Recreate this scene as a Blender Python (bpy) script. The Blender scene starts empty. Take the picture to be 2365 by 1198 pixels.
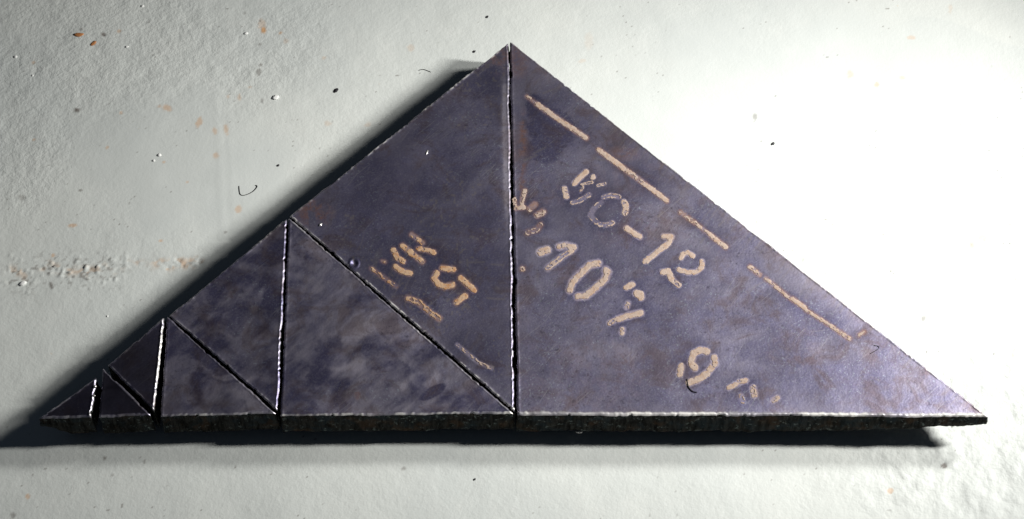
import bpy, math, random
import numpy as np
from mathutils import Vector, Matrix

S = 0.00025            # metres per working unit (one unit is about a quarter of a millimetre)
random.seed(7)
scene = bpy.context.scene
COL = scene.collection

# ------------------------------------------------------------------ camera
IW, IH = 2365.0, 1198.0
F, TH = 4500.0, math.radians(33.0)
CAM = np.array([0.0, -math.sin(TH) * F, math.cos(TH) * F])
FW = -CAM / F
RT = np.array([1.0, 0.0, 0.0])
UP = np.cross(RT, FW)
cd = bpy.data.cameras.new('camera')
cd.sensor_width = 36.0
cd.lens = 36.0 * F / IW
cd.clip_start = 0.01
cd.clip_end = 100.0
co = bpy.data.objects.new('camera', cd)
COL.objects.link(co)
co.location = Vector(CAM * S)
co.rotation_euler = (TH, 0, 0)
scene.camera = co
cd.dof.use_dof = False

# ------------------------------------------------------------------ world, lamps, exposure
w = bpy.data.worlds.new('World')
scene.world = w
w.use_nodes = True
bg = w.node_tree.nodes['Background']
bg.inputs[0].default_value = (0.55, 0.72, 1.0, 1)
bg.inputs[1].default_value = 0.026

def lamp(name, loc, sx, sy, power, color, aim, spread):
    l = bpy.data.lights.new(name, 'AREA')
    l.shape = 'RECTANGLE'
    l.size, l.size_y = sx * S, sy * S
    l.energy = power
    l.color = color
    o = bpy.data.objects.new(name, l)
    COL.objects.link(o)
    p = Vector(loc) * S
    o.location = p
    z = (p - Vector((aim[0], aim[1], 0)) * S).normalized()
    l.spread = math.radians(spread)          # gridded heads: the beam thins out towards the left of the floor
    y = Vector((0, 0, 1)); y = (y - z * y.dot(z)).normalized()
    x = y.cross(z)
    o.matrix_world = Matrix.Translation(p) @ Matrix((x, y, z)).transposed().to_4x4()
    return o
lamp('key_lamp', (2999, -3, 2127), 200, 620, 1.24, (1.0, 0.99, 0.955), (90, 40), 54.0)
lamp('second_lamp', (2330, 707, 1721), 260, 480, 1.24, (1.0, 0.99, 0.955), (-420, -260), 90.0)

vs = scene.view_settings
scene.display_settings.display_device = 'sRGB'
vs.view_transform = 'Standard'
vs.look = 'None'
vs.exposure = 0.0
vs.gamma = 1.0

# ------------------------------------------------------------------ helpers
def proj(P):
    d = P - CAM
    z = d @ FW
    return np.stack([IW / 2 + F * (d @ RT) / z, IH / 2 - F * (d @ UP) / z], -1)

def at(px, py, z=0.0):
    """point of the horizontal plane at height z which the photo shows at px, py"""
    px = np.atleast_1d(np.asarray(px, float)); py = np.atleast_1d(np.asarray(py, float))
    d = ((px - IW / 2) / F)[:, None] * RT - ((py - IH / 2) / F)[:, None] * UP + FW
    t = (z - CAM[2]) / d[:, 2]
    return CAM + d * t[:, None]

_tabs = {}
def noise(x, y, seed=0):
    if seed not in _tabs:
        _tabs[seed] = np.random.RandomState(seed + 11).rand(256, 256).astype(np.float32)
    T = _tabs[seed]
    xi = np.floor(x).astype(np.int64); yi = np.floor(y).astype(np.int64)
    fx = x - xi; fy = y - yi
    fx = fx * fx * fx * (fx * (fx * 6 - 15) + 10); fy = fy * fy * fy * (fy * (fy * 6 - 15) + 10)
    x0 = xi & 255; x1 = (xi + 1) & 255; y0 = yi & 255; y1 = (yi + 1) & 255
    a = T[x0, y0] * (1 - fx) + T[x1, y0] * fx
    b = T[x0, y1] * (1 - fx) + T[x1, y1] * fx
    return a * (1 - fy) + b * fy

def fbm(x, y, seed=0, octv=4, gain=0.5):
    s = 0; a = 1.0; n = 0
    for i in range(octv):
        s = s + a * noise(x * 2 ** i + 17.3 * i, y * 2 ** i - 9.1 * i, seed + i)
        n += a; a *= gain
    return s / n

def sstep(a, b, x):
    t = np.clip((x - a) / (b - a), 0, 1)
    return t * t * (3 - 2 * t)

def seg_dist(x, y, pts):
    """distance to a polyline"""
    d = np.full(np.shape(x), 1e9)
    if len(pts) == 1:
        return np.hypot(x - pts[0][0], y - pts[0][1])
    for (ax, ay), (bx, by) in zip(pts[:-1], pts[1:]):
        vx, vy = bx - ax, by - ay
        L2 = vx * vx + vy * vy + 1e-9
        t = np.clip(((x - ax) * vx + (y - ay) * vy) / L2, 0, 1)
        d = np.minimum(d, np.hypot(x - ax - t * vx, y - ay - t * vy))
    return d

def mesh_obj(name, V, faces, mat, parent=None, smooth=True, attrs=None):
    me = bpy.data.meshes.new(name)
    V = np.asarray(V, np.float32) * S
    if isinstance(faces, np.ndarray):
        k = faces.shape[1]; nf = len(faces)
        me.vertices.add(len(V)); me.vertices.foreach_set('co', V.ravel())
        me.loops.add(nf * k); me.loops.foreach_set('vertex_index', faces.ravel().astype(np.int32))
        me.polygons.add(nf); me.polygons.foreach_set('loop_start', np.arange(0, nf * k, k, dtype=np.int32))
        me.update(calc_edges=True)
    else:
        me.from_pydata(V.tolist(), [], faces)
    me.validate()
    if smooth:
        me.polygons.foreach_set('use_smooth', np.ones(len(me.polygons), bool))
    for k_, v_ in (attrs or {}).items():
        a = me.attributes.new(k_, 'FLOAT', 'POINT')
        a.data.foreach_set('value', np.asarray(v_, np.float32))
    me.materials.append(mat)
    me.update()
    o = bpy.data.objects.new(name, me)
    COL.objects.link(o)
    if parent is not None:
        o.parent = parent
        o.location = -parent.location
    return o

def tag(o, label=None, cat=None, group=None, kind=None):
    if label: o['label'] = label
    if cat: o['category'] = cat
    if group: o['group'] = group
    if kind: o['kind'] = kind
    return o

# ------------------------------------------------------------------ materials
class NT:
    def __init__(s, name):
        s.m = bpy.data.materials.new(name); s.m.use_nodes = True
        s.t = s.m.node_tree; s.n = s.t.nodes; s.b = s.n['Principled BSDF']
        s.tc = s.n.new('ShaderNodeTexCoord').outputs['Object']
    def link(s, a, b): s.t.links.new(a, b)
    def set(s, sock, v):
        if hasattr(v, 'links') or isinstance(v, bpy.types.NodeSocket): s.link(v, sock)
        elif isinstance(v, tuple) and len(v) == 3: sock.default_value = (*v, 1)
        else: sock.default_value = v
    def attr(s, name):
        a = s.n.new('ShaderNodeAttribute'); a.attribute_name = name
        return a.outputs['Fac']
    def noise(s, size, detail=3, rough=0.55, dist=0.0, vec=None, scale3=None):
        v = vec or s.tc
        if scale3:
            mp = s.n.new('ShaderNodeMapping'); s.link(v, mp.inputs[0]); mp.inputs['Scale'].default_value = scale3
            v = mp.outputs[0]
        x = s.n.new('ShaderNodeTexNoise'); s.link(v, x.inputs['Vector'])
        x.inputs['Scale'].default_value = 1.0 / (size * S)
        x.inputs['Detail'].default_value = detail
        x.inputs['Roughness'].default_value = rough
        x.inputs['Distortion'].default_value = dist
        return x.outputs['Fac']
    def brush(s, size, along):
        # short rubbed streaks running up and to the right across the sheet
        mp = s.n.new('ShaderNodeMapping'); s.link(s.tc, mp.inputs[0])
        mp.inputs['Rotation'].default_value = (0, 0, math.radians(-48))
        m2 = s.n.new('ShaderNodeMapping'); s.link(mp.outputs[0], m2.inputs[0])
        m2.inputs['Scale'].default_value = (along, 1, 1)
        return s.noise(size, 2, 0.6, vec=m2.outputs[0])
    def ramp(s, v, a, b, lo=0.0, hi=1.0):
        r = s.n.new('ShaderNodeMapRange'); r.interpolation_type = 'SMOOTHSTEP'
        s.set(r.inputs['Value'], v)
        r.inputs['From Min'].default_value = a; r.inputs['From Max'].default_value = b
        r.inputs['To Min'].default_value = lo; r.inputs['To Max'].default_value = hi
        return r.outputs[0]
    def math(s, op, a, b=0.0):
        x = s.n.new('ShaderNodeMath'); x.operation = op
        s.set(x.inputs[0], a); s.set(x.inputs[1], b)
        return x.outputs[0]
    def mix(s, f, a, b):
        x = s.n.new('ShaderNodeMix'); x.data_type = 'RGBA'
        s.set(x.inputs[0], f)
        s.set(x.inputs[6], a); s.set(x.inputs[7], b)
        return x.outputs[2]
    def mixf(s, f, a, b):
        x = s.n.new('ShaderNodeMix'); x.data_type = 'FLOAT'
        s.set(x.inputs[0], f); s.set(x.inputs[2], a); s.set(x.inputs[3], b)
        return x.outputs[0]
    def bump(s, h, dist, strength=1.0, prev=None):
        x = s.n.new('ShaderNodeBump'); s.set(x.inputs['Height'], h)
        x.inputs['Distance'].default_value = dist * S; s.set(x.inputs['Strength'], strength)
        if prev is not None: s.link(prev, x.inputs['Normal'])
        return x.outputs[0]
    def out(s, color, rough, metal=0.0, spec=0.5, normal=None):
        s.set(s.b.inputs['Base Color'], color); s.set(s.b.inputs['Roughness'], rough)
        s.set(s.b.inputs['Metallic'], metal); s.set(s.b.inputs['Specular IOR Level'], spec)
        if normal is not None: s.link(normal, s.b.inputs['Normal'])
        return s.m

def make_scale():
    t = NT('mill_scale_steel')
    tone, rust, bare, streak, dust = (t.attr(k) for k in ('tone', 'rust', 'bare', 'streak', 'dust'))
    grain = t.noise(5, 2, 0.7)
    mid = t.noise(40, 4, 0.6)
    brushed = t.brush(4, 0.3)
    c = t.mix(tone, (0.158, 0.145, 0.255), (0.48, 0.44, 0.52))
    c = t.mix(t.ramp(mid, 0.35, 0.7, 0, 0.30), c, (0.16, 0.16, 0.30))
    c = t.mix(t.ramp(grain, 0.45, 0.75, 0, 0.30), c, (0.46, 0.435, 0.50))
    c = t.mix(t.math('MULTIPLY', t.ramp(brushed, 0.5, 0.8, 0, 0.22), t.ramp(t.noise(220, 3, 0.6), 0.4, 0.7, 0.1, 1)), c, (0.50, 0.46, 0.48))
    c = t.mix(t.math('MULTIPLY', t.ramp(t.noise(4.5, 1, 0.5), 0.64, 0.72, 0, 0.5), t.ramp(t.noise(130, 3, 0.6), 0.42, 0.65, 0.1, 1)), c, (0.60, 0.68, 0.76))
    brown = t.ramp(t.noise(75, 5, 0.68, 0.6), 0.47, 0.66, 0, 0.5)
    c = t.mix(brown, c, (0.17, 0.115, 0.105))
    c = t.mix(t.math('MULTIPLY', t.ramp(t.noise(9, 3, 0.7), 0.56, 0.68, 0, 0.55), t.ramp(t.noise(170, 3, 0.6), 0.4, 0.62, 0, 1)), c, (0.065, 0.055, 0.085))
    for ang, dens in ((-44, 0.72), (-58, 0.73), (-8, 0.79)):
        mp = t.n.new('ShaderNodeMapping'); t.link(t.tc, mp.inputs[0]); mp.inputs['Rotation'].default_value = (0, 0, math.radians(ang))
        m2 = t.n.new('ShaderNodeMapping'); t.link(mp.outputs[0], m2.inputs[0]); m2.inputs['Scale'].default_value = (0.035, 1, 1)
        sc_ = t.math('MULTIPLY', t.ramp(t.noise(3.2, 0, 0.5, vec=m2.outputs[0]), dens, dens + 0.07, 0, 0.3), t.ramp(t.noise(110, 2, 0.5), 0.5, 0.62, 0, 1))
        c = t.mix(sc_, c, (0.50, 0.48, 0.52))
    c = t.mix(t.attr('black'), c, (0.022, 0.020, 0.030))  # per-plate shade mixed into the scale colour
    c = t.mix(t.math('MULTIPLY', streak, 0.6), c, (0.34, 0.30, 0.30))
    rs = t.math('MULTIPLY', rust, t.ramp(t.noise(8, 3, 0.65), 0.3, 0.6, 0.3, 1.0))
    c = t.mix(rs, c, (0.185, 0.085, 0.05))
    c = t.mix(t.math('MULTIPLY', dust, t.ramp(t.noise(6, 3, 0.7), 0.25, 0.7, 0.35, 1.0)), c, (0.27, 0.19, 0.14))
    c = t.mix(bare, c, (0.80, 0.78, 0.74))  # bare burr metal, with the cut edges' highlights painted in
    r = t.mixf(t.ramp(t.noise(160, 4, 0.6), 0.3, 0.7), 0.39, 0.47)
    r = t.mixf(tone, t.math('SUBTRACT', r, 0.02), t.math('ADD', r, 0.08))
    r = t.mixf(rs, r, 0.5)
    r = t.mixf(dust, r, 0.8)
    r = t.mixf(bare, r, 0.36)
    m = t.mixf(dust, t.mixf(rs, 0.93, 0.7), 0.0)
    m = t.math('MULTIPLY', m, t.ramp(bare, 0.0, 1.0, 1.0, 0.35))
    n = t.bump(grain, 1.0, 0.10)
    n = t.bump(mid, 8.0, 0.10, n)
    return t.out(c, r, m, 0.5, n)

def make_cut():
    t = NT('torch_cut_steel')
    stri = t.noise(7, 3, 0.6, scale3=(1.0, 1.0, 0.16))
    blot = t.noise(30, 4, 0.6)
    c = t.mix(t.ramp(stri, 0.35, 0.68), (0.005, 0.005, 0.004), (0.036, 0.035, 0.031))
    c = t.mix(t.ramp(blot, 0.45, 0.7, 0, 0.7), c, (0.025, 0.038, 0.045))
    c = t.mix(t.ramp(t.noise(12, 3, 0.7), 0.57, 0.70, 0, 0.8), c, (0.17, 0.20, 0.19))
    c = t.mix(t.ramp(t.noise(45, 3, 0.6), 0.52, 0.7, 0, 0.6), c, (0.07, 0.04, 0.022))
    n = t.bump(stri, 4.0, 0.7)
    return t.out(c, 0.9, 0.0, 0.12, n)

def make_paint(name, base, deep):
    t = NT(name)
    wear = t.attr('wear')
    c = t.mix(t.ramp(t.noise(10, 3, 0.7), 0.42, 0.7), base, deep)
    c = t.mix(t.math('MULTIPLY', wear, 0.75), c, (0.20, 0.165, 0.165))
    n = t.bump(t.noise(4, 2, 0.6), 1.2, 0.5)
    return t.out(c, 0.75, 0.0, 0.3, n)

def make_floor():
    t = NT('painted_concrete')
    stain, dirt, patch, peel = (t.attr(k) for k in ('stain', 'dirt', 'patch', 'peel'))
    c = t.mix(t.ramp(t.noise(500, 3, 0.5), 0.3, 0.7), (0.585, 0.61, 0.59), (0.64, 0.66, 0.63))
    c = t.mix(t.ramp(t.noise(60, 4, 0.6), 0.45, 0.75, 0, 0.25), c, (0.68, 0.69, 0.66))
    c = t.mix(t.math('MULTIPLY', patch, 0.35), c, (0.54, 0.57, 0.56))
    c = t.mix(t.ramp(t.noise(26, 2, 0.5), 0.76, 0.82, 0, 0.45), c, (0.62, 0.50, 0.36))
    c = t.mix(t.ramp(t.noise(17, 2, 0.5, vec=None, scale3=(1, 1.3, 1)), 0.79, 0.83, 0, 0.6), c, (0.30, 0.26, 0.24))
    c = t.mix(stain, c, (0.60, 0.36, 0.19))
    c = t.mix(dirt, c, (0.13, 0.105, 0.09))
    r = t.mixf(t.noise(30, 3, 0.6), 0.45, 0.7)
    h = t.noise(9.5, 3, 0.6)
    n = t.bump(h, 3.6, t.math('ADD', t.math('MULTIPLY', peel, 0.52), 0.05))
    n = t.bump(t.noise(5, 2, 0.6), 1.2, 0.15, n)
    return t.out(c, r, 0.0, 0.35, n)

def simple(name, c, r=0.7, metal=0.0, vary=None):
    t = NT(name)
    col = t.mix(t.noise(6, 3, 0.6), c, vary or tuple(x * 0.7 for x in c))
    return t.out(col, r, metal, 0.4, t.bump(t.noise(4, 2, 0.6), 1.0, 0.4))

M_SCALE, M_CUT, M_FLOOR = make_scale(), make_cut(), make_floor()
M_CREAM = make_paint('cream_stencil_paint', (0.345, 0.268, 0.222), (0.30, 0.20, 0.14))
M_OCHRE = make_paint('ochre_stencil_paint', (0.38, 0.255, 0.16), (0.30, 0.14, 0.055))
M_BLOCK = simple('dark_wood', (0.03, 0.025, 0.02), 0.9)
M_WHITE = simple('white_plaster', (0.82, 0.82, 0.80), 0.8, vary=(0.7, 0.7, 0.68))
M_FLAKE = simple('orange_rust_flake', (0.52, 0.22, 0.08), 0.8)
M_GRIT = simple('dark_grit', (0.02, 0.018, 0.022), 0.6)
M_HAIR = simple('dark_hair', (0.012, 0.01, 0.01), 0.5)
M_BEAD = simple('bright_slag', (0.75, 0.73, 0.70), 0.3, 0.7)

# ------------------------------------------------------------------ the floor
def axis(lo, hi, step, far):
    a = list(np.arange(lo, hi + step, step))
    s = step; x = a[-1]
    while x < far:
        s *= 1.35; x += s; a.append(x)
    s = step; x = a[0]
    while x > -far:
        s *= 1.35; x -= s; a.insert(0, x)
    return np.array(a)
gx = axis(-1560, 1560, 3.4, 14000)
gy = axis(-780, 980, 3.4, 14000)
GX, GY = np.meshgrid(gx, gy)
P = np.stack([GX.ravel(), GY.ravel(), np.zeros(GX.size)], -1)
near = (np.abs(P[:, 0]) < 2200) & (np.abs(P[:, 1]) < 1500)
uv = np.full((len(P), 2), -5000.0)
uv[near] = proj(P[near])
U, Vv = uv[:, 0], uv[:, 1]
X, Y = P[:, 0], P[:, 1]
# worn relief: orange-peel paint, smooth filled patches, crumbling joint
wob = fbm(X / 160, Y / 160, 3, 3)
def blob(cx, cy, rx, ry, soft=0.35, rot=0.0, wobble=0.5):
    c, s = math.cos(rot), math.sin(rot)
    dx, dy = U - cx, Vv - cy
    d = np.hypot((dx * c + dy * s) / rx, (-dx * s + dy * c) / ry)
    return 1 - sstep(1 - soft, 1 + soft, d + (wob - 0.5) * 2 * wobble)
peel = np.full(len(P), 0.32)
peel = np.maximum(peel, 1.0 * blob(250, 90, 420, 250, 0.5))
peel = np.maximum(peel, 0.9 * blob(60, 300, 130, 230, 0.4))
peel = np.maximum(peel, 0.8 * blob(620, 100, 180, 150, 0.5))
peel = np.maximum(peel, 0.75 * blob(2200, 1000, 330, 260, 0.5))
peel = np.maximum(peel, 0.7 * blob(2180, 620, 330, 60, 0.5))
smoothp = blob(370, 370, 190, 150, 0.5, -0.3)
smoothp = np.maximum(smoothp, blob(560, 430, 130, 130, 0.35))
smoothp = np.maximum(smoothp, blob(1750, 250, 480, 240, 0.4))
peel = peel * (1 - 0.75 * smoothp)
Z = (fbm(X / 220, Y / 220, 21, 3) - 0.5) * 5.0
Z += (fbm(X / 45, Y / 45, 25, 3) - 0.5) * 2.2 * peel
Z += (fbm(X / 17, Y / 17, 29, 2) - 0.5) * 1.3 * peel
Z += 0.8 * smoothp
# trowel ridge at left, running down the floor
dtr = seg_dist(U, Vv, [(455, 40), (485, 130), (500, 230), (508, 350), (515, 560)])
Z += 0.4 * np.exp(-(dtr / 11) ** 2) * np.where(U > -1000, 1, 0)
dtr2 = seg_dist(U, Vv, [(528, 230), (534, 420), (540, 500)])
Z += 0.2 * np.exp(-(dtr2 / 8) ** 2)
# crumbling joint: left stretch and its fainter continuation at right
jn = (fbm(U / 30, np.zeros_like(U) + 0.5, 33, 3) - 0.5)
dj = Vv - (628 - (U / 490) * 26 + jn * 40)
inl = sstep(-10, 30, U) * (1 - sstep(440, 520, U))
crumb = fbm(X / 9, Y / 9, 37, 2)
jl = inl * np.exp(-(dj / 12) ** 2) * sstep(0.22, 0.6, fbm(U / 55, Vv / 40, 35, 3))
Z += jl * ((crumb - 0.5) * 7 * sstep(0.25, 0.7, fbm(X / 50, Y / 50, 41, 2)) - 1.0)
jb = inl * np.exp(-((dj - 6) / 38) ** 2) * sstep(60, 0, U - 260)
Z += jb * np.clip(crumb - 0.66, 0, 1) * 12
dr = Vv - (560 - (U - 1820) / 545 * 15 + jn * 14)
inr = sstep(1720, 1850, U)
Z += inr * (-2.6 * sstep(-5, 7, dr) * (1 - sstep(30, 120, dr)))
Z += inr * np.exp(-((dr - 40) / 45) ** 2) * (fbm(X / 22, Y / 22, 43, 3) - 0.5) * 6.0
# worn lumps in the bottom right
Z += blob(2230, 1020, 260, 200, 0.5) * (fbm(X / 34, Y / 34, 45, 3) - 0.5) * 6.0
film = sstep(-4, 4, Vv - (48 + (U - 2120) * 0.20 + 14 * np.sin(U / 60))) * sstep(2080, 2140, U) * (1 - sstep(150, 330, Vv))
film = np.maximum(film, 0.6 * sstep(-5, 5, U - (2290 - (Vv - 190) * 0.25)) * sstep(160, 200, Vv) * (1 - sstep(240, 420, Vv)))
stain = np.zeros(len(P)); dirt = np.zeros(len(P))
fine = fbm(X / 7, Y / 7, 51, 2)
def spot(arr, cx, cy, rx, ry, amt, rot=0.0):
    c, s = math.cos(rot), math.sin(rot)
    q = (np.abs(U - cx) < 60) & (np.abs(Vv - cy) < 60)
    dx, dy = U[q] - cx, Vv[q] - cy
    d = np.hypot((dx * c + dy * s) / rx, (-dx * s + dy * c) / ry) + (fine[q] - 0.5) * 0.9
    arr[q] = np.maximum(arr[q], amt * (1 - sstep(0.6, 1.25, d)))
for a in ((385, 250, 11, 8, .55, .5), (369, 246, 5, 4, .4), (459, 284, 7, 15, .55, .4), (522, 298, 6, 14, .5, -.2),
          (496, 302, 6, 9, .45), (498, 360, 7, 8, .5), (550, 484, 9, 8, .5, -.6), (553, 223, 4, 10, .45), (527, 223, 4, 5, .4),
          (168, 521, 11, 4, .6, -.2), (279, 261, 4, 4, .5), (248, 341, 4, 4, .5), (608, 70, 7, 7, 1.0), (605, 58, 9, 14, .35),
          (648, 75, 5, 4, .7), (275, 72, 5, 4, .5), (660, 95, 6, 6, .25), (577, 200, 5, 3, .3), (380, 375, 4, 3, .5),
          (434, 421, 4, 3, .4), (950, 110, 9, 8, .25), (850, 288, 8, 6, .25), (756, 285, 9, 6, .25), (748, 134, 5, 4, .3),
          (78, 144, 4, 4, .5), (78, 322, 5, 3, .5), (372, 556, 4, 3, .6), (122, 590, 5, 5, .6), (64, 1147, 5, 6, .6),
          (2104, 87, 10, 5, .35), (2025, 196, 6, 6, .45), (1963, 172, 8, 9, .3), (2143, 397, 7, 9, .28), (2083, 180, 9, 4, .3),
          (2195, 20, 5, 12, .2), (2280, 525, 4, 8, .3), (2057, 1133, 7, 6, .55), (2270, 550, 10, 12, .35), (2155, 575, 16, 8, .3),
          (2240, 565, 20, 8, .25), (1344, 140, 9, 5, .2), (1360, 95, 10, 20, .12), (2340, 812, 6, 12, .25), (2310, 780, 6, 6, .25)):
    spot(stain, *a)
for a in ((216, 100, 5, 7, .7, .6), (240, 80, 6, 4, .8), (177, 253, 7, 5, .85), (188, 68, 4, 4, .6), (598, 165, 7, 9, .5, .5),
          (605, 232, 4, 6, .4), (50, 456, 9, 7, .35), (118, 660, 5, 10, .75, -.3), (187, 440, 5, 3, .6), (600, 102, 4, 3, .5),
          (600, 48, 3, 3, .5), (2132, 735, 6, 6, .55), (2128, 720, 20, 28, .12), (2180, 1075, 6, 6, .8), (241, 1058, 4, 5, .6),
          (334, 1066, 3, 5, .5), (932, 1082, 7, 4, .5), (1744, 271, 6, 7, .45), (30, 1190, 7, 9, .5), (602, 150, 4, 4, .6),
          (260, 1097, 4, 3, .4), (521, 536, 4, 3, .5), (300, 470, 3, 3, .5), (565, 30, 3, 3, .4)):
    spot(dirt, *a)
rj = fbm(X / 14, Y / 14, 61, 3)
stain = np.maximum(stain, jl * sstep(0.48, 0.64, rj) * 0.6)
dirt = np.maximum(dirt, jl * sstep(0.58, 0.72, fbm(X / 9, Y / 9, 67, 2)) * 0.35)
dirt = np.maximum(dirt, jb * sstep(0.66, 0.74, fbm(X / 8, Y / 8, 69, 2)) * 0.6)
# sparse fine specks
sp = fbm(X / 6.5, Y / 6.5, 71, 1); mk = fbm(X / 120, Y / 120, 73, 2)
dirt = np.maximum(dirt, sstep(0.965, 0.99, sp) * sstep(0.45, 0.6, mk) * 0.7)
P[:, 2] = np.where(near, Z, 0.0)
n0, n1 = len(gy), len(gx)
idx = np.arange(n0 * n1).reshape(n0, n1)
Fq = np.stack([idx[:-1, :-1], idx[:-1, 1:], idx[1:, 1:], idx[1:, :-1]], -1).reshape(-1, 4)
fl = mesh_obj('floor', P, Fq, M_FLOOR, attrs=dict(stain=stain, dirt=dirt, patch=np.clip(smoothp + 0.9 * film, 0, 1), peel=peel))
tag(fl, 'pale grey painted concrete floor, rough and stained, under the steel plates', kind='structure')

# ------------------------------------------------------------------ the steel plates
HT, TK = 101.0, 70.0        # top of the plates above the floor, thickness
PLATES = [
    ('largest triangular steel plate, at the right end, stencilled with cream digits and a dashed line',
     [(1178, 95), (2283, 962), (1195.5, 957)], 0.26, 0.13),
    ('tall dark triangular steel plate at the apex, stencilled in ochre beside the long upright cut',
     [(1173.5, 98), (1188, 948), (669.5, 499)], 0.16, 0.15),
    ('blotchy smeared steel triangle below the ochre lettered plate, standing on a long bottom edge',
     [(667, 502.5), (1185, 954), (648, 960)], 0.30, 0.72),
    ('smudged dark steel triangle on the sloping edge, left of the blotchy smeared triangle',
     [(662.5, 505), (640.5, 946.5), (391, 728.5)], 0.24, 0.75),
    ('small steel triangle on the bottom edge with a pale smear along its slanting side',
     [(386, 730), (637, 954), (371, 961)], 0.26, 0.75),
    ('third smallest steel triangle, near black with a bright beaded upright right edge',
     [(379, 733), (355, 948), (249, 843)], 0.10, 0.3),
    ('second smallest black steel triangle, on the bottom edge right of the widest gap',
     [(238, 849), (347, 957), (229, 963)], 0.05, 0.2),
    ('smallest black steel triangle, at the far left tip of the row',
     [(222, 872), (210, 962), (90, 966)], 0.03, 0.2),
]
PLATE_SHADE = (0, 0.10, 0.05, 0.2, 0.25, 0.86, 0.97, 0.99)  # shade painted into each plate's colour, deepest on the small left ones
roots = []
def build_plate(k, label, tri, tone0, contrast):
    C3 = np.array([at(p[0], p[1], HT)[0] for p in tri])
    # counter-clockwise order seen from above
    if np.cross(C3[1] - C3[0], C3[2] - C3[0])[2] < 0:
        C3 = C3[[0, 2, 1]]
    A, B, C = C3
    Lmax = max(np.linalg.norm(B - A), np.linalg.norm(C - B), np.linalg.norm(A - C))
    N = int(max(50, Lmax / 2.7))
    ii, jj = np.meshgrid(np.arange(N + 1), np.arange(N + 1), indexing='ij')
    ok = ii + jj <= N
    num = -np.ones((N + 1, N + 1), np.int64)
    num[ok] = np.arange(ok.sum())
    bi, bj = ii[ok] / N, jj[ok] / N
    Q = A + bi[:, None] * (B - A) + bj[:, None] * (C - A)
    a = num[:-1, :-1]; b = num[1:, :-1]; c = num[:-1, 1:]; d = num[1:, 1:]
    t1 = np.stack([a, b, c], -1)[(a >= 0) & (b >= 0) & (c >= 0)]
    t2 = np.stack([b, d, c], -1)[(b >= 0) & (d >= 0) & (c >= 0)]
    T = np.concatenate([t1, t2])
    edges = []
    for e, (p, q) in enumerate(((A, B), (B, C), (C, A))):
        tv = (q - p) / np.linalg.norm(q - p)
        nout = np.array([tv[1], -tv[0], 0.0])
        edges.append((p, q, tv, nout))
    Q0 = Q.copy()
    zadd = np.zeros(len(Q)); bare = np.zeros(len(Q)); dmin = np.full(len(Q), 1e9)
    for e, (p, q, tv, nout) in enumerate(edges):
        s = (Q0 - p) @ tv; dd = -((Q0 - p) @ nout)
        dmin = np.minimum(dmin, dd)
        sd = 100 + k * 10 + e * 3
        L = np.linalg.norm(q - p)
        ends = np.clip(np.minimum(s, L - s) / 12, 0, 1)
        jit = ((fbm(s / 70, np.zeros_like(s) + e, sd, 2) - 0.5) * 3.6 + (noise(s / 7, np.zeros_like(s), sd + 1) - 0.5) * 1.8) * ends
        jit -= sstep(0.86, 0.95, noise(s / 11, np.zeros_like(s) + 3, sd + 2)) * 2.5 * ends
        Q += (nout * (jit * np.exp(-np.clip(dd, 0, None) / 5))[:, None])
        bead = 0.45 * noise(s / 6.0, np.zeros_like(s) + 7, sd + 2) + 0.25 * noise(s / 15, np.zeros_like(s) + 9, sd + 3) + 0.30 * fbm(s / 70, np.zeros_like(s) + 4, sd + 4, 2)
        lump = 0.35 + 0.9 * sstep(0.35, 0.7, bead)
        base_edge = abs(tv[1]) < 0.08          # the long front edge, facing the viewer
        up_edge = abs(tv[0]) < 0.25            # the upright cuts
        glint = up_edge and k in (5, 7) and nout[0] > 0
        wdt = 3.6 if base_edge else (3.2 if up_edge else 2.2)
        zadd += (1.7 if glint else (0.6 if up_edge else 1.0)) * lump * np.exp(-((dd - wdt) / 2.4) ** 2)
        zadd -= 2.4 * (1 - sstep(0, 2.6, dd))
        patchy = sstep(0.25, 0.65, fbm(s / 45, np.zeros_like(s) + 2, sd + 5, 2))
        lowside = nout[0] > 0.3 and nout[1] > 0.3
        amt = (0.95 if glint else (1.0 if base_edge else (0.16 if up_edge else (0.45 if lowside else 0.9)))) * ((0.6 if k in (3, 4, 6) and not base_edge else 1.0) if (k < 5 or glint) else 0.4) * (0.4 + 0.6 * patchy)  # edge highlights painted in along with the bare burr metal, set per edge
        wb = (9.5 if (base_edge and k == 0) else (3.6 if up_edge else 4.5)) * (0.6 + 0.8 * bead)
        bare = np.maximum(bare, amt * (1 - sstep(0.55, 1.0, dd / wb)) * ((0.75 if base_edge and k == 0 else 0.35) + (0.25 if base_edge and k == 0 else 0.65) * sstep(0.3, 0.7, bead)))
    Q[:, 2] += zadd * np.clip(dmin * 0 + 1, 0, 1)
    uvq = proj(Q); u, v = uvq[:, 0], uvq[:, 1]
    # mill scale tone: wiped smears
    wx = fbm(u / 70, v / 70, 200 + k, 2) - 0.5; wy = fbm(u / 70, v / 70, 210 + k, 2) - 0.5
    sm = fbm(u / 95 + wx * 0.7, v / 62 + wy * 0.7, 220 + k, 5, 0.6)
    sm2 = fbm((u + v) / 20 + wx, (u - v) / 60, 230 + k, 4, 0.65)
    tone = tone0 + contrast * ((sstep(0.36, 0.64, sm) - 0.5) * 0.55 + (sm - 0.5) * 0.8 + (sm2 - 0.5) * 1.1)
    tone += 0.30 * np.exp(-dmin / 16) * (0.6 + 0.8 * (fbm(u / 25, v / 25, 240, 2) - 0.3))
    rust = np.zeros(len(Q)); streak = np.zeros(len(Q)); dust = np.zeros(len(Q))
    nz = fbm(u / 16, v / 16, 250, 3); nzf = fbm(u / 5, v / 5, 255, 2)
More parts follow.
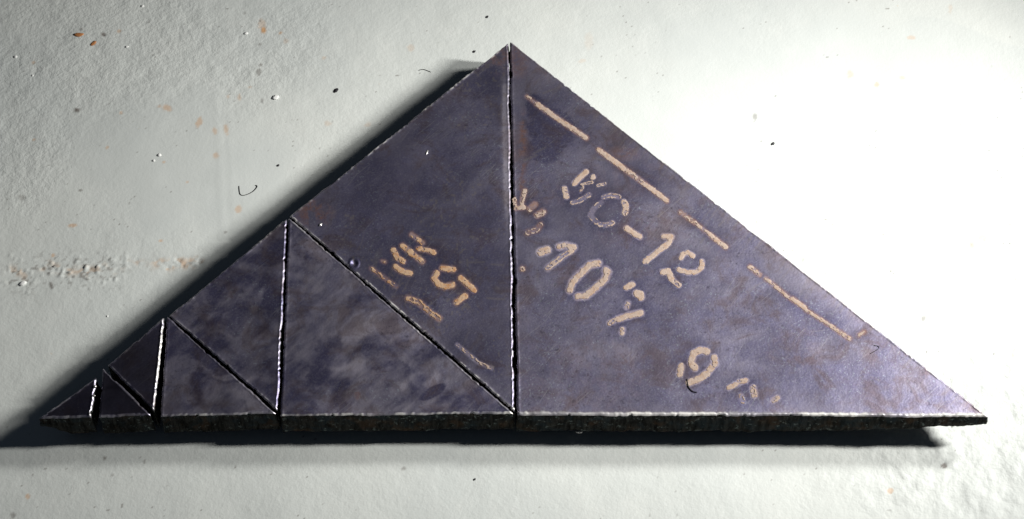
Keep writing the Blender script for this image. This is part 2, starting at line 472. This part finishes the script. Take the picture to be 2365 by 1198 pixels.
    if k == 0:
        tone += 0.22 * sstep(0.45, 0.75, fbm(u / 140, v / 90, 260, 4))
        for cx, cy, rx, ry in ((1275, 300, 55, 50), (1255, 345, 45, 30), (1235, 250, 20, 30)):
            tone -= 0.40 * (1 - sstep(0.75, 1.15, np.hypot((u - cx) / rx, (v - cy) / ry) + (nz - 0.5) * 0.5))
        tone += 0.20 * (1 - sstep(0.5, 1.3, np.hypot((u - 1350) / 90, (v - 390) / 60)))
        rust = np.maximum(rust, 0.75 * np.exp(-((u - 1207 + (v - 350) * 0.02) / 9) ** 2) * sstep(230, 300, v) * (1 - sstep(440, 500, v)) * sstep(0.3, 0.6, nz))
        rust = np.maximum(rust, 0.5 * (1 - sstep(0.5, 1.3, np.hypot((u - 1195) / 30, (v - 140) / 45))))
        rust = np.maximum(rust, 0.45 * (1 - sstep(0.4, 1.3, np.hypot((u - 1440) / 45, (v - 355) / 20))))
        rust = np.maximum(rust, 0.15 * sstep(0.50, 0.72, fbm(u / 130, v / 90, 287, 4)) * sstep(0.35, 0.6, nz))
        edge_d = seg_dist(u, v, [(1180, 96), (2283, 962)])
        hat = noise((u * 0.62 - v * 0.78) / 60, (u * 0.78 + v * 0.62) / 4.0, 270)
        streak = np.maximum(streak, sstep(0.62, 0.85, hat) * np.exp(-(edge_d / 50) ** 2) * 0.55)
        rust = np.maximum(rust, 0.35 * np.exp(-(edge_d / 14)) * sstep(0.35, 0.6, nz))
        streak = np.maximum(streak, 0.6 * np.exp(-(seg_dist(u, v, [(1730, 675), (1745, 660), (1770, 648)]) / 2) ** 2))
        for q in ([(1520, 500), (1530, 490)], [(1660, 520), (1672, 510)], [(1618, 560), (1626, 550)], [(1232, 355), (1260, 340)],
                  [(1210, 370), (1240, 358)], [(1255, 215), (1300, 198)], [(1372, 365), (1395, 370)]):
            streak = np.maximum(streak, 0.8 * np.exp(-(seg_dist(u, v, q) / 2.4) ** 2))
        for q in ([(1238, 560), (1242, 650)],):
            streak = np.maximum(streak, 0.3 * np.exp(-(seg_dist(u, v, q) / 2.5) ** 2))
    if k == 1:
        eb = seg_dist(u, v, [(671, 497), (1187, 942)])
        # scratchy brush hairs standing off the slanting cut
        al = (u - 671) * 0.757 + (v - 497) * 0.653
        bend = eb * 0.35 + (fbm(u / 40, v / 40, 281, 2) - 0.5) * 14
        hair = noise((al + bend) / 4.6, eb / 60, 280)
        env = sstep(10, 25, eb) * (1 - sstep(55, 95, eb)) * (sstep(90, 140, al) * (1 - sstep(330, 360, al)) + 0.7 * sstep(430, 450, al) * (1 - sstep(500, 560, al)) + 0.4 * sstep(0, 20, al) * (1 - sstep(90, 130, al)))
        streak = np.maximum(streak, sstep(0.66, 0.9, hair) * env * 0.5)
        rust = np.maximum(rust, 0.7 * (1 - sstep(0.4, 1.4, np.hypot((u - 725) / 45, (v - 490) / 35))) * sstep(0.3, 0.6, nz))
        rust = np.maximum(rust, 0.6 * (1 - sstep(0.4, 1.4, np.hypot((u - 1150) / 30, (v - 130) / 40))) * sstep(0.3, 0.6, nz))
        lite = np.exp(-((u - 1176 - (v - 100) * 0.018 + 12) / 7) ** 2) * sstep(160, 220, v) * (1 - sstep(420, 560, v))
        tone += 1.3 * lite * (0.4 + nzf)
        tone += 0.14 * sstep(0.45, 0.75, fbm((u + 0.5 * v) / 60, v / 60, 283, 4)) * sstep(700, 1100, u)
        for q in ([(1078, 606), (1118, 605)], [(1135, 610), (1162, 612)], [(1125, 688), (1165, 691)]):
            streak = np.maximum(streak, 0.85 * np.exp(-(seg_dist(u, v, q) / 2.2) ** 2))
        speck = noise(u / 6, v / 6, 290)
        streak = np.maximum(streak, sstep(0.78, 0.88, speck) * sstep(0.40, 0.6, fbm(u / 90, v / 90, 292, 2)) * 0.9)
        # centre-punch ring
        dp = np.hypot(u - 818, v - 608)
        tone -= 1.5 * np.exp(-((dp - 10) / 4) ** 2)
        Q[:, 2] += 1.5 * np.exp(-((dp - 10) / 3) ** 2) - 3.0 * np.exp(-(dp / 5) ** 2)
        streak = np.maximum(streak, 0.55 * np.exp(-(dp / 3.5) ** 2))
    if k == 2:
        for q, wd in (([(930, 890), (950, 870)], 10), ([(985, 885), (1010, 868)], 9), ([(800, 780), (870, 750)], 20), ([(770, 860), (830, 845)], 16)):
            tone += 0.55 * np.exp(-(seg_dist(u, v, q) / wd) ** 2)
        tone -= 0.8 * (1 - sstep(0.8, 1.1, np.hypot(((u - 1000) * 0.85 - (v - 905) * 0.5) / 34, ((u - 1000) * 0.5 + (v - 905) * 0.85) / 12)))
        rust = np.maximum(rust, 0.5 * (1 - sstep(0.5, 1.2, np.hypot((u - 826) / 9, (v - 913) / 12))))
    if k == 4:
        sd_ = seg_dist(u, v, [(388, 742), (630, 958)])
        tone += 0.45 * np.exp(-((sd_ - 14) / 16) ** 2) * sstep(0.35, 0.6, sm)
    # soft overspray round the lettering
    for g in GLYPHS:
        if g['plate'] != k: continue
        for pts, wd, wear in g['strokes']:
            q = (u > min(p[0] for p in pts) - 40) & (u < max(p[0] for p in pts) + 40) & (v > min(p[1] for p in pts) - 40) & (v < max(p[1] for p in pts) + 40)
            if not q.any(): continue
            dd = seg_dist(u[q], v[q], pts)
            soft = g.get('soft', 3.0)
            dust[q] = np.maximum(dust[q], (0.85 - 0.75 * wear) * (1 - sstep(wd / 2 - 2.5, wd / 2 + 1 + soft * 0.45, dd)) * (0.55 + 0.7 * nzf[q]))
            tone[q] -= 0.12 * np.exp(-(np.clip(dd - wd / 2, 0, None) / 14) ** 2)
            if g.get('rim'):
                rust[q] = np.maximum(rust[q], 0.7 * (1 - sstep(wd / 2 - 1, wd / 2 + 7, dd)))
    black = np.full(len(Q), PLATE_SHADE[k]) * (1 - 0.75 * sstep(30, 0, dmin) * (bare > 0.02))
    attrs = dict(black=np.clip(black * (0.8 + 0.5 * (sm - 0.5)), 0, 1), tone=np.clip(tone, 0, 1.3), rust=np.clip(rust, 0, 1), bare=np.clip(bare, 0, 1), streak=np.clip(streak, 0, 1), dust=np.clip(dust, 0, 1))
    # ---- root and face
    ctr = C3.mean(0); 
    root = bpy.data.objects.new('triangular_plate', None)
    COL.objects.link(root)
    root.location = Vector((ctr[0] * S, ctr[1] * S, 0))
    root.empty_display_size = 0.02
    tag(root, label, 'steel plate', 'triangular steel plates cut from one large triangle')
    roots.append(root)
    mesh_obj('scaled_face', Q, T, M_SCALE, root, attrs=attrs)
    # ---- torch-cut sides and underside
    loop = [num[i, 0] for i in range(N)] + [num[N - j, j] for j in range(N)] + [num[0, N - j] for j in range(N)]
    en = [0] * N + [1] * N + [2] * N
    R0 = Q[loop]
    NO = np.array([edges[e][3] for e in en])
    m = len(loop)
    NO = (NO + np.roll(NO, 1, 0)); NO /= np.linalg.norm(NO, axis=1)[:, None]
    run = np.concatenate([[0], np.cumsum(np.linalg.norm(np.diff(R0, axis=0), axis=1))])
    thick = np.full(m, TK)
    if k == 0:
        ur = proj(R0)[:, 0]
        thick = TK * (1 - 0.45 * sstep(1850, 2290, ur) - 0.12 * sstep(2215, 2275, ur))
    if k == 7: thick = TK * (0.45 + 0.5 * sstep(88, 165, proj(R0)[:, 0]))
    fr = [0.0, 0.06, 0.2, 0.4, 0.52, 0.6, 0.8, 0.95, 1.0]
    rings = []
    for r, f in enumerate(fr):
        z = R0[:, 2] - f * thick
        o = (noise(run / 6, np.zeros(m) + f * 2.5, 300 + k) - 0.5) * 2.2 + (noise(run / 40, np.zeros(m) + f * 3, 310 + k) - 0.5) * 3.0
        o = o * min(1, f * 5) + (1.0 if 0.5 < f < 0.9 else 0.0) + 1.6 * f
        if f >= 0.95:
            z = z + (noise(run / 9, np.zeros(m), 320 + k) - 0.5) * 2.6 * (1 if f == 1.0 else 0.4)
            o = o - (1.5 if f == 1.0 else 0)
        rr = R0 + NO * o[:, None]; rr[:, 2] = z if r else R0[:, 2]
        rings.append(rr)
    V = np.concatenate(rings)
    Fs = []
    for r in range(len(fr) - 1):
        for i in range(m):
            j = (i + 1) % m
            Fs.append((r * m + i, (r + 1) * m + i, (r + 1) * m + j, r * m + j))
    Fs.append(tuple(reversed([(len(fr) - 1) * m + i for i in range(m)])))
    mesh_obj('cut_edge', V, Fs, M_CUT, root)
    # ---- hidden block that holds the plate off the floor
    inc = ctr
    sh = np.array([inc + (p - inc) * 0.40 for p in (A, B, C)])
    top = sh.copy(); top[:, 2] = HT - TK + 3; bot = sh.copy(); bot[:, 2] = -4
    mesh_obj('support_block', np.concatenate([bot, top]), [(0, 2, 1), (3, 4, 5), (0, 1, 4, 3), (1, 2, 5, 4), (2, 0, 3, 5)], M_BLOCK, root, smooth=False)

# ------------------------------------------------------------------ lettering: strokes as seen on the plates
def ca(*p): return [(1180 + x / 2.994, 360 + y / 2.994) for x, y in p]
def cb(*p): return [(1350 + x / 3.744, 640 + y / 3.744) for x, y in p]
def cc(*p): return [(700 + x / 2.852, 480 + y / 2.852) for x, y in p]
GLYPHS = [
    dict(plate=0, name='painted_digit', label='half worn off first character of the upper stencilled line', strokes=[
        (ca((520, 108), (440, 188)), 14, .05), (ca((568, 145)), 13, .15), (ca((370, 225), (384, 282)), 14, .25),
        (ca((425, 322), (470, 312), (540, 268)), 12, .78), (ca((490, 195), (560, 182)), 8, .9), (ca((600, 205), (650, 192)), 8, .75), (ca((480, 250), (500, 215)), 7, .92)]),
    dict(plate=0, name='painted_letter', label='worn letter C with only its outline left', strokes=[
        (ca((640, 285), (690, 272), (745, 282)), 12, .72), (ca((625, 322), (575, 362), (548, 412), (590, 455)), 13, .86), (ca((612, 472), (660, 478), (705, 460)), 12, .7),
        (ca((782, 318), (798, 350), (788, 392)), 15, .3)]),
    dict(plate=0, name='painted_dash', strokes=[(ca((800, 500), (890, 558)), 15, .05)]),
    dict(plate=0, name='painted_digit', label='cream digit 1', strokes=[(ca((1058, 555), (1112, 558), (1088, 605), (930, 728)), 14, .15)]),
    dict(plate=0, name='painted_digit', label='cream digit 2', strokes=[
        (ca((1178, 705), (1190, 680), (1222, 668), (1258, 688)), 12.5, .1), (ca((1322, 728), (1322, 768), (1282, 802), (1222, 806), (1160, 786)), 12.5, .15),
        (ca((1052, 802), (1085, 798), (1112, 850)), 16, .1), (ca((1112, 850), (1160, 895)), 14, .55)]),
    dict(plate=0, name='painted_dot', soft=9, strokes=[(ca((205, 665), (250, 650)), 18, .25)]),
    dict(plate=0, name='painted_digit', label='blurred cream digit 1', soft=11, strokes=[(ca((335, 628), (385, 618), (435, 632), (415, 655)), 14, .15), (ca((415, 655), (330, 715), (255, 775)), 13, .6)]),
    dict(plate=0, name='painted_digit', label='blurred cream digit 0', soft=11, strokes=[
        (ca((605, 742), (548, 752), (490, 806), (428, 868), (408, 928)), 15, .15), (ca((462, 972), (522, 966), (592, 908), (650, 852), (672, 802), (655, 788)), 15, .18)]),
    dict(plate=0, name='painted_dot', strokes=[(ca((800, 910), (840, 888)), 15, .1), (ca((868, 950), (895, 958), (900, 975)), 19, .1)]),
    dict(plate=0, name='painted_letter', label='blurred slanting cream stroke with two dots', soft=8, strokes=[
        (cb((485, 308), (380, 332), (290, 362)), 15, .1), (cb((290, 362), (215, 395)), 12, .5), (cb((378, 225), (365, 262)), 11, .4), (cb((330, 450), (325, 482)), 12, .25)]),
    dict(plate=0, name='painted_digit', label='cream digit 9 low on the plate', soft=5, strokes=[
        (cb((1058, 642), (1002, 628), (942, 660), (922, 738), (955, 785)), 16.5, .1), (cb((1122, 695), (1130, 745), (1060, 828), (982, 885), (905, 912)), 16.5, .15), (cb((838, 772), (822, 838)), 16, .2)]),
    dict(plate=0, name='painted_letter', label='faded curved character left incomplete near the bottom edge', soft=6, strokes=[
        (cb((1398, 892), (1335, 908), (1250, 955)), 12, .25), (cb((1458, 958), (1468, 1015)), 16, .3), (cb((1352, 1025), (1368, 1068)), 13, .75)]),
    dict(plate=0, name='painted_dot', soft=6, strokes=[(cb((1632, 1065), (1668, 1045)), 13, .4)]),
    dict(plate=0, name='paint_remnant', rim=True, strokes=[(ca((95, 240), (80, 300), (75, 350)), 11, .35), (ca((22, 300), (28, 360), (90, 355)), 11, .3)]),
    dict(plate=0, name='paint_remnant', rim=True, strokes=[(ca((130, 365), (165, 335)), 14, .5)]),
    dict(plate=0, name='paint_remnant', rim=True, strokes=[(ca((182, 410), (222, 388)), 15, .4)]),
    dict(plate=0, name='paint_remnant', rim=True, strokes=[(ca((115, 530), (180, 510), (205, 475)), 12, .85)]),
    dict(plate=0, name='paint_remnant', rim=True, strokes=[(ca((80, 780)), 13, .6)]),
    dict(plate=0, name='painted_line', rim=True, strokes=[([(1216, 222), (1240, 240)], 7, .45), ([(1240, 240), (1300, 282), (1354, 318)], 11.5, .08)]),
    dict(plate=0, name='painted_line', rim=True, strokes=[([(1383, 346), (1440, 388)], 12, .15), ([(1440, 388), (1490, 425)], 12, .4), ([(1490, 425), (1540, 463)], 11, .15)]),
    dict(plate=0, name='painted_line', rim=True, strokes=[([(1572, 490), (1605, 514)], 10, .5), ([(1605, 514), (1640, 542)], 8, .65), ([(1640, 542), (1676, 570)], 11, .2)]),
    dict(plate=0, name='painted_line', rim=True, label='thin broken orange line near the plate rim', strokes=[
        ([(1732, 616), (1755, 634)], 10, .4), ([(1768, 642), (1826, 690)], 8, .6), ([(1830, 690), (1858, 710)], 11, .1), ([(1860, 714), (1918, 752)], 8, .55), ([(1918, 752), (1962, 782)], 9, .3), ([(1984, 774), (1996, 766)], 7, .6)]),
    dict(plate=1, name='painted_letter', label='ochre letter like an M lying askew', mat='ochre', rim=True, strokes=[
        (cc((715, 175), (788, 230)), 11, .4), (cc((760, 268), (820, 278), (862, 292)), 12, .25), (cc((655, 250), (785, 352)), 13.5, .2), (cc((598, 280), (622, 330), (660, 352)), 13.5, .3),
        (cc((612, 388), (650, 415), (702, 430)), 14, .15), (cc((520, 350), (542, 356)), 7, .5)]),
    dict(plate=1, name='painted_digit', label='ochre digit 5 lying askew', mat='ochre', rim=True, strokes=[
        (cc((915, 396), (990, 405)), 13.5, .15), (cc((880, 430), (862, 462), (888, 500), (932, 518), (985, 508)), 14.5, .15), (cc((1040, 462), (1125, 540)), 14.5, .15), (cc((1070, 578), (1010, 622)), 14, .15)]),
    dict(plate=1, name='painted_line', mat='ochre', rim=True, ridged=True, soft=8, strokes=[(cc((450, 398), (530, 458), (612, 518)), 8, .78)]),
    dict(plate=1, name='painted_line', mat='ochre', rim=True, ridged=True, soft=8, strokes=[(cc((692, 596), (760, 620), (830, 682), (898, 728)), 13, .55)]),
    dict(plate=1, name='painted_line', mat='cream', ridged=True, soft=7, strokes=[(cc((1015, 900), (1075, 950), (1150, 1015), (1240, 1055)), 8, .68)]),
]

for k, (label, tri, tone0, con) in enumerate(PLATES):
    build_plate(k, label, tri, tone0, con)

def build_glyph(g, gi):
    xs = [p[0] for st in g['strokes'] for p in st[0]]; ys = [p[1] for st in g['strokes'] for p in st[0]]
    w0 = np.array([at(min(xs) - 14, max(ys) + 14, HT)[0], at(max(xs) + 14, min(ys) - 14, HT)[0]])
    st = 1.5
    xx = np.arange(w0[0, 0], w0[1, 0] + st, st); yy = np.arange(w0[0, 1], w0[1, 1] + st, st)
    GX, GY = np.meshgrid(xx, yy)
    P = np.stack([GX.ravel(), GY.ravel(), np.full(GX.size, HT + 0.5)], -1)
    uvp = proj(P); u, v = uvp[:, 0], uvp[:, 1]
    n1_ = fbm(u / 7, v / 7, 400 + gi, 3); n2_ = fbm(u / 4, v / 4, 430 + gi, 2)
    best = np.full(len(P), -9.0); wearv = np.zeros(len(P))
    for pts, wd, wear in g['strokes']:
        d = seg_dist(u, v, pts)
        inside = (wd / 2 - d) - 0.7 + (n1_ - 0.5) * 6.0
        rimk = np.exp(-((d - wd / 2 + 1.5) / 2.2) ** 2)
        # worn paint keeps its rim longest; holes grow with wear
        hole = -0.04 + wear * 1.15 - 0.60 * rimk * (wear > .5) - n2_ * 0.95 - (n1_ - 0.5) * 0.5
        if g.get('ridged'):
            hole = hole + 0.42 * np.sin((u * 0.80 - v * 0.25 + (n1_ - 0.5) * 12) / 1.9)
        val = np.where(hole > 0.0, -5.0, inside)
        upd = val > best
        best = np.where(upd, val, best); wearv = np.where(upd, wear * 0.7 - 0.4 * rimk + (n2_ - 0.5) * 0.8, wearv)
    h, w_ = GX.shape
    keepv = (best > 0).reshape(h, w_)
    kq = (keepv[:-1, :-1].astype(int) + keepv[:-1, 1:] + keepv[1:, 1:] + keepv[1:, :-1]) >= 3
    idg = np.arange(h * w_).reshape(h, w_)
    Fq = np.stack([idg[:-1, :-1], idg[:-1, 1:], idg[1:, 1:], idg[1:, :-1]], -1)[kq]
    used, inv = np.unique(Fq, return_inverse=True)
    Fq = inv.reshape(-1, 4)
    P = P[used]; wv = np.clip(wearv[used], 0, 1)
    P[:, 2] += 0.25 * np.clip(best[used], 0, 2)
    mat = M_OCHRE if g.get('mat') == 'ochre' else M_CREAM
    o = mesh_obj(g['name'], P, Fq, mat, roots[g['plate']], attrs=dict(wear=wv))
    if g.get('label'): o['label'] = g['label']
for gi, g in enumerate(GLYPHS):
    build_glyph(g, gi)

# ------------------------------------------------------------------ small things lying about
def pebble(name, px, py, size, mat, label, cat, group, flat=0.7, stretch=1.0, z=0.0, parent=None, rot=0.0):
    rg = np.random.RandomState(int(px * 7 + py))
    c = at(px, py, z)[0]
    nu, nv = 12, 8
    V = [(0, 0, -1)]
    for i in range(1, nv):
        ph = math.pi * i / nv
        for j in range(nu):
            th = 2 * math.pi * j / nu
            V.append((math.sin(ph) * math.cos(th), math.sin(ph) * math.sin(th), -math.cos(ph)))
    V.append((0, 0, 1))
    V = np.array(V) * (1 + 0.22 * (rg.rand(len(V), 1) - 0.5) * 2)
    V = V * np.array([size / 2 * stretch, size / 2 / math.sqrt(stretch), size / 2 * flat])
    cr, sr = math.cos(rot), math.sin(rot)
    V = np.stack([V[:, 0] * cr - V[:, 1] * sr, V[:, 0] * sr + V[:, 1] * cr, V[:, 2]], -1)
    zb = z + size * flat * 0.2
    Fs = []
    for j in range(nu):
        Fs.append((0, 1 + (j + 1) % nu, 1 + j))
        for i in range(nv - 2):
            a = 1 + i * nu
            Fs.append((a + j, a + (j + 1) % nu, a + nu + (j + 1) % nu, a + nu + j))
        Fs.append((len(V) - 1, 1 + (nv - 2) * nu + j, 1 + (nv - 2) * nu + (j + 1) % nu))
    V = V + np.array([c[0], c[1], zb])
    o = mesh_obj(name, V, Fs, mat, parent)
    if label: tag(o, label, cat, group)
    return o
def floor_z(px, py):
    c = at(px, py, 0)[0]
    i = int(np.argmin(np.abs(gx - c[0]))); j = int(np.argmin(np.abs(gy - c[1])))
    return float(fl.data.vertices[j * n1 + i].co.z / S)
CR = 'white plaster crumbs scattered on the floor'
for px, py, s, st, lab in (
    (636, 225, 14, 1.25, 'largest white plaster crumb, on the floor left of the apex shadow'),
    (368, 358, 9, 1.0, 'white crumb, upper one of the close pair on the smooth grey patch'),
    (355, 371, 7, 1.0, 'white crumb, lower one of the close pair on the smooth grey patch'),
    (52, 655, 13, 1.5, 'oval white crumb just below the crumbling joint at far left'),
    (329, 14, 8, 1.1, 'white crumb by the top rim of the picture'),
    (36, 131, 8, 1.0, 'white crumb on rough floor at the far left top'),
    (75, 174, 6, 1.0, 'tiny white crumb on rough floor, lower right of the far left crumb'),
    (568, 77, 9, 1.2, 'white crumb just left of the round brown stain'),
    (293, 108, 7, 1.3, 'small white crumb on rough floor right of the orange flake'),
    (248, 730, 5, 1.0, 'tiny white crumb by the shadow of the two lettered triangles')):
    pebble('plaster_crumb', px, py, s, M_WHITE, lab, 'crumb', CR, 0.42, st, floor_z(px, py), None, 0.5)
GR = 'dark grit specks on the floor'
for px, py, s, lab in (
    (776, 209, 11, 'largest dark speck of grit, alone on the floor left of the apex'),
    (1125, 39, 7, 'dark grit speck highest above the apex of the plates'),
    (1095, 119, 7, 'dark grit speck just left of the apex of the plates'),
    (642, 382, 6, 'dark grit speck above the sloping shadow, near the curled hair'),
    (1785, 332, 8, 'elongated dark speck on the bright floor right of the largest plate'),
    (1096, 1107, 5, 'dark grit speck on bright floor below the bottom shadow')):
    pebble('grit_speck', px, py, s, M_GRIT, lab, 'grit', GR, 0.4, 1.25, floor_z(px, py), None, 0.9)
pebble('rust_flake', 182, 80, 15, M_FLAKE, 'bright orange rust flake lying on the rough floor at upper left', 'flake', None, 0.22, 1.6, floor_z(182, 80), None, 0.05)
pebble('rust_flake', 216, 100, 12, M_FLAKE, 'smaller brown rust flake lying below right of the orange flake', 'flake', None, 0.25, 1.5, floor_z(216, 100), None, 0.9)
# bright beads of slag on the plates
for k, px, py, s in ((0, 1338, 997, 10),):
    c = at(px, py, HT - TK)[0]
    pebble('slag_bead', px, py, s, M_BEAD, None, None, None, 0.6, 1.6, HT - TK - 2, roots[0])
pebble('slag_bead', 740, 519, 7, M_BEAD, None, None, None, 0.5, 1.4, HT, roots[1], 0.9)
pebble('slag_bead', 1184, 944, 7, M_BEAD, None, None, None, 0.6, 1.2, HT, roots[1])
pebble('slag_bead', 986, 352, 6, M_BEAD, None, None, None, 0.4, 2.4, HT, roots[1], 1.3)
for px, py, s in ((219, 893, 7), (217, 914, 5)):
    pebble('slag_bead', px, py, s, M_BEAD, None, None, None, 0.7, 1.1, HT, roots[7])

def hair(pts, z, label, rad=0.9):
    """a thin curled hair as a closed tube"""
    P = np.array([at(x, y, z)[0] for x, y in pts])
    t = np.linspace(0, len(P) - 1, 26)
    i = np.clip(t.astype(int), 0, len(P) - 2); f = (t - i)[:, None]
    def get(q): return P[np.clip(q, 0, len(P) - 1)]
    p0, p1, p2, p3 = get(i - 1), get(i), get(i + 1), get(i + 2)
    Q = 0.5 * (2 * p1 + (p2 - p0) * f + (2 * p0 - 5 * p1 + 4 * p2 - p3) * f ** 2 + (3 * p1 - p0 - 3 * p2 + p3) * f ** 3)
    Q[:, 2] = z + rad + 0.6
    V = []; Fs = []
    for a in range(len(Q)):
        tv = Q[min(a + 1, len(Q) - 1)] - Q[max(a - 1, 0)]; tv /= np.linalg.norm(tv)
        sd = np.array([-tv[1], tv[0], 0])
        for b in range(6):
            an = b * math.pi / 3
            V.append(Q[a] + rad * (sd * math.cos(an) + np.array([0, 0, 1]) * math.sin(an)))
    for a in range(len(Q) - 1):
        for b in range(6):
            c = (b + 1) % 6
            Fs.append((a * 6 + b, a * 6 + c, a * 6 + 6 + c, a * 6 + 6 + b))
    Fs.append(tuple(range(5, -1, -1))); Fs.append(tuple((len(Q) - 1) * 6 + b for b in range(6)))
    o = mesh_obj('hair', np.array(V), Fs, M_HAIR)
    tag(o, label, 'hair')
hair([(552, 430), (555, 449), (566, 451), (584, 443), (594, 432), (591, 428)], floor_z(570, 440) - 0.9, 'curled dark hair lying on the grey floor above the sloping shadow')
hair([(967, 163), (978, 161), (995, 167)], floor_z(980, 163) - 0.9, 'short bent dark hair on the pale floor left of the apex')
hair([(1587, 875), (1590, 893), (1600, 904), (1610, 906)], HT, 'curved dark hair lying across the cream digit 9 on the largest plate')
hair([(2010, 817), (2028, 806), (2028, 800), (2018, 798)], HT - 0.6, 'hooked dark hair on the bare right corner of the largest plate', 0.7)
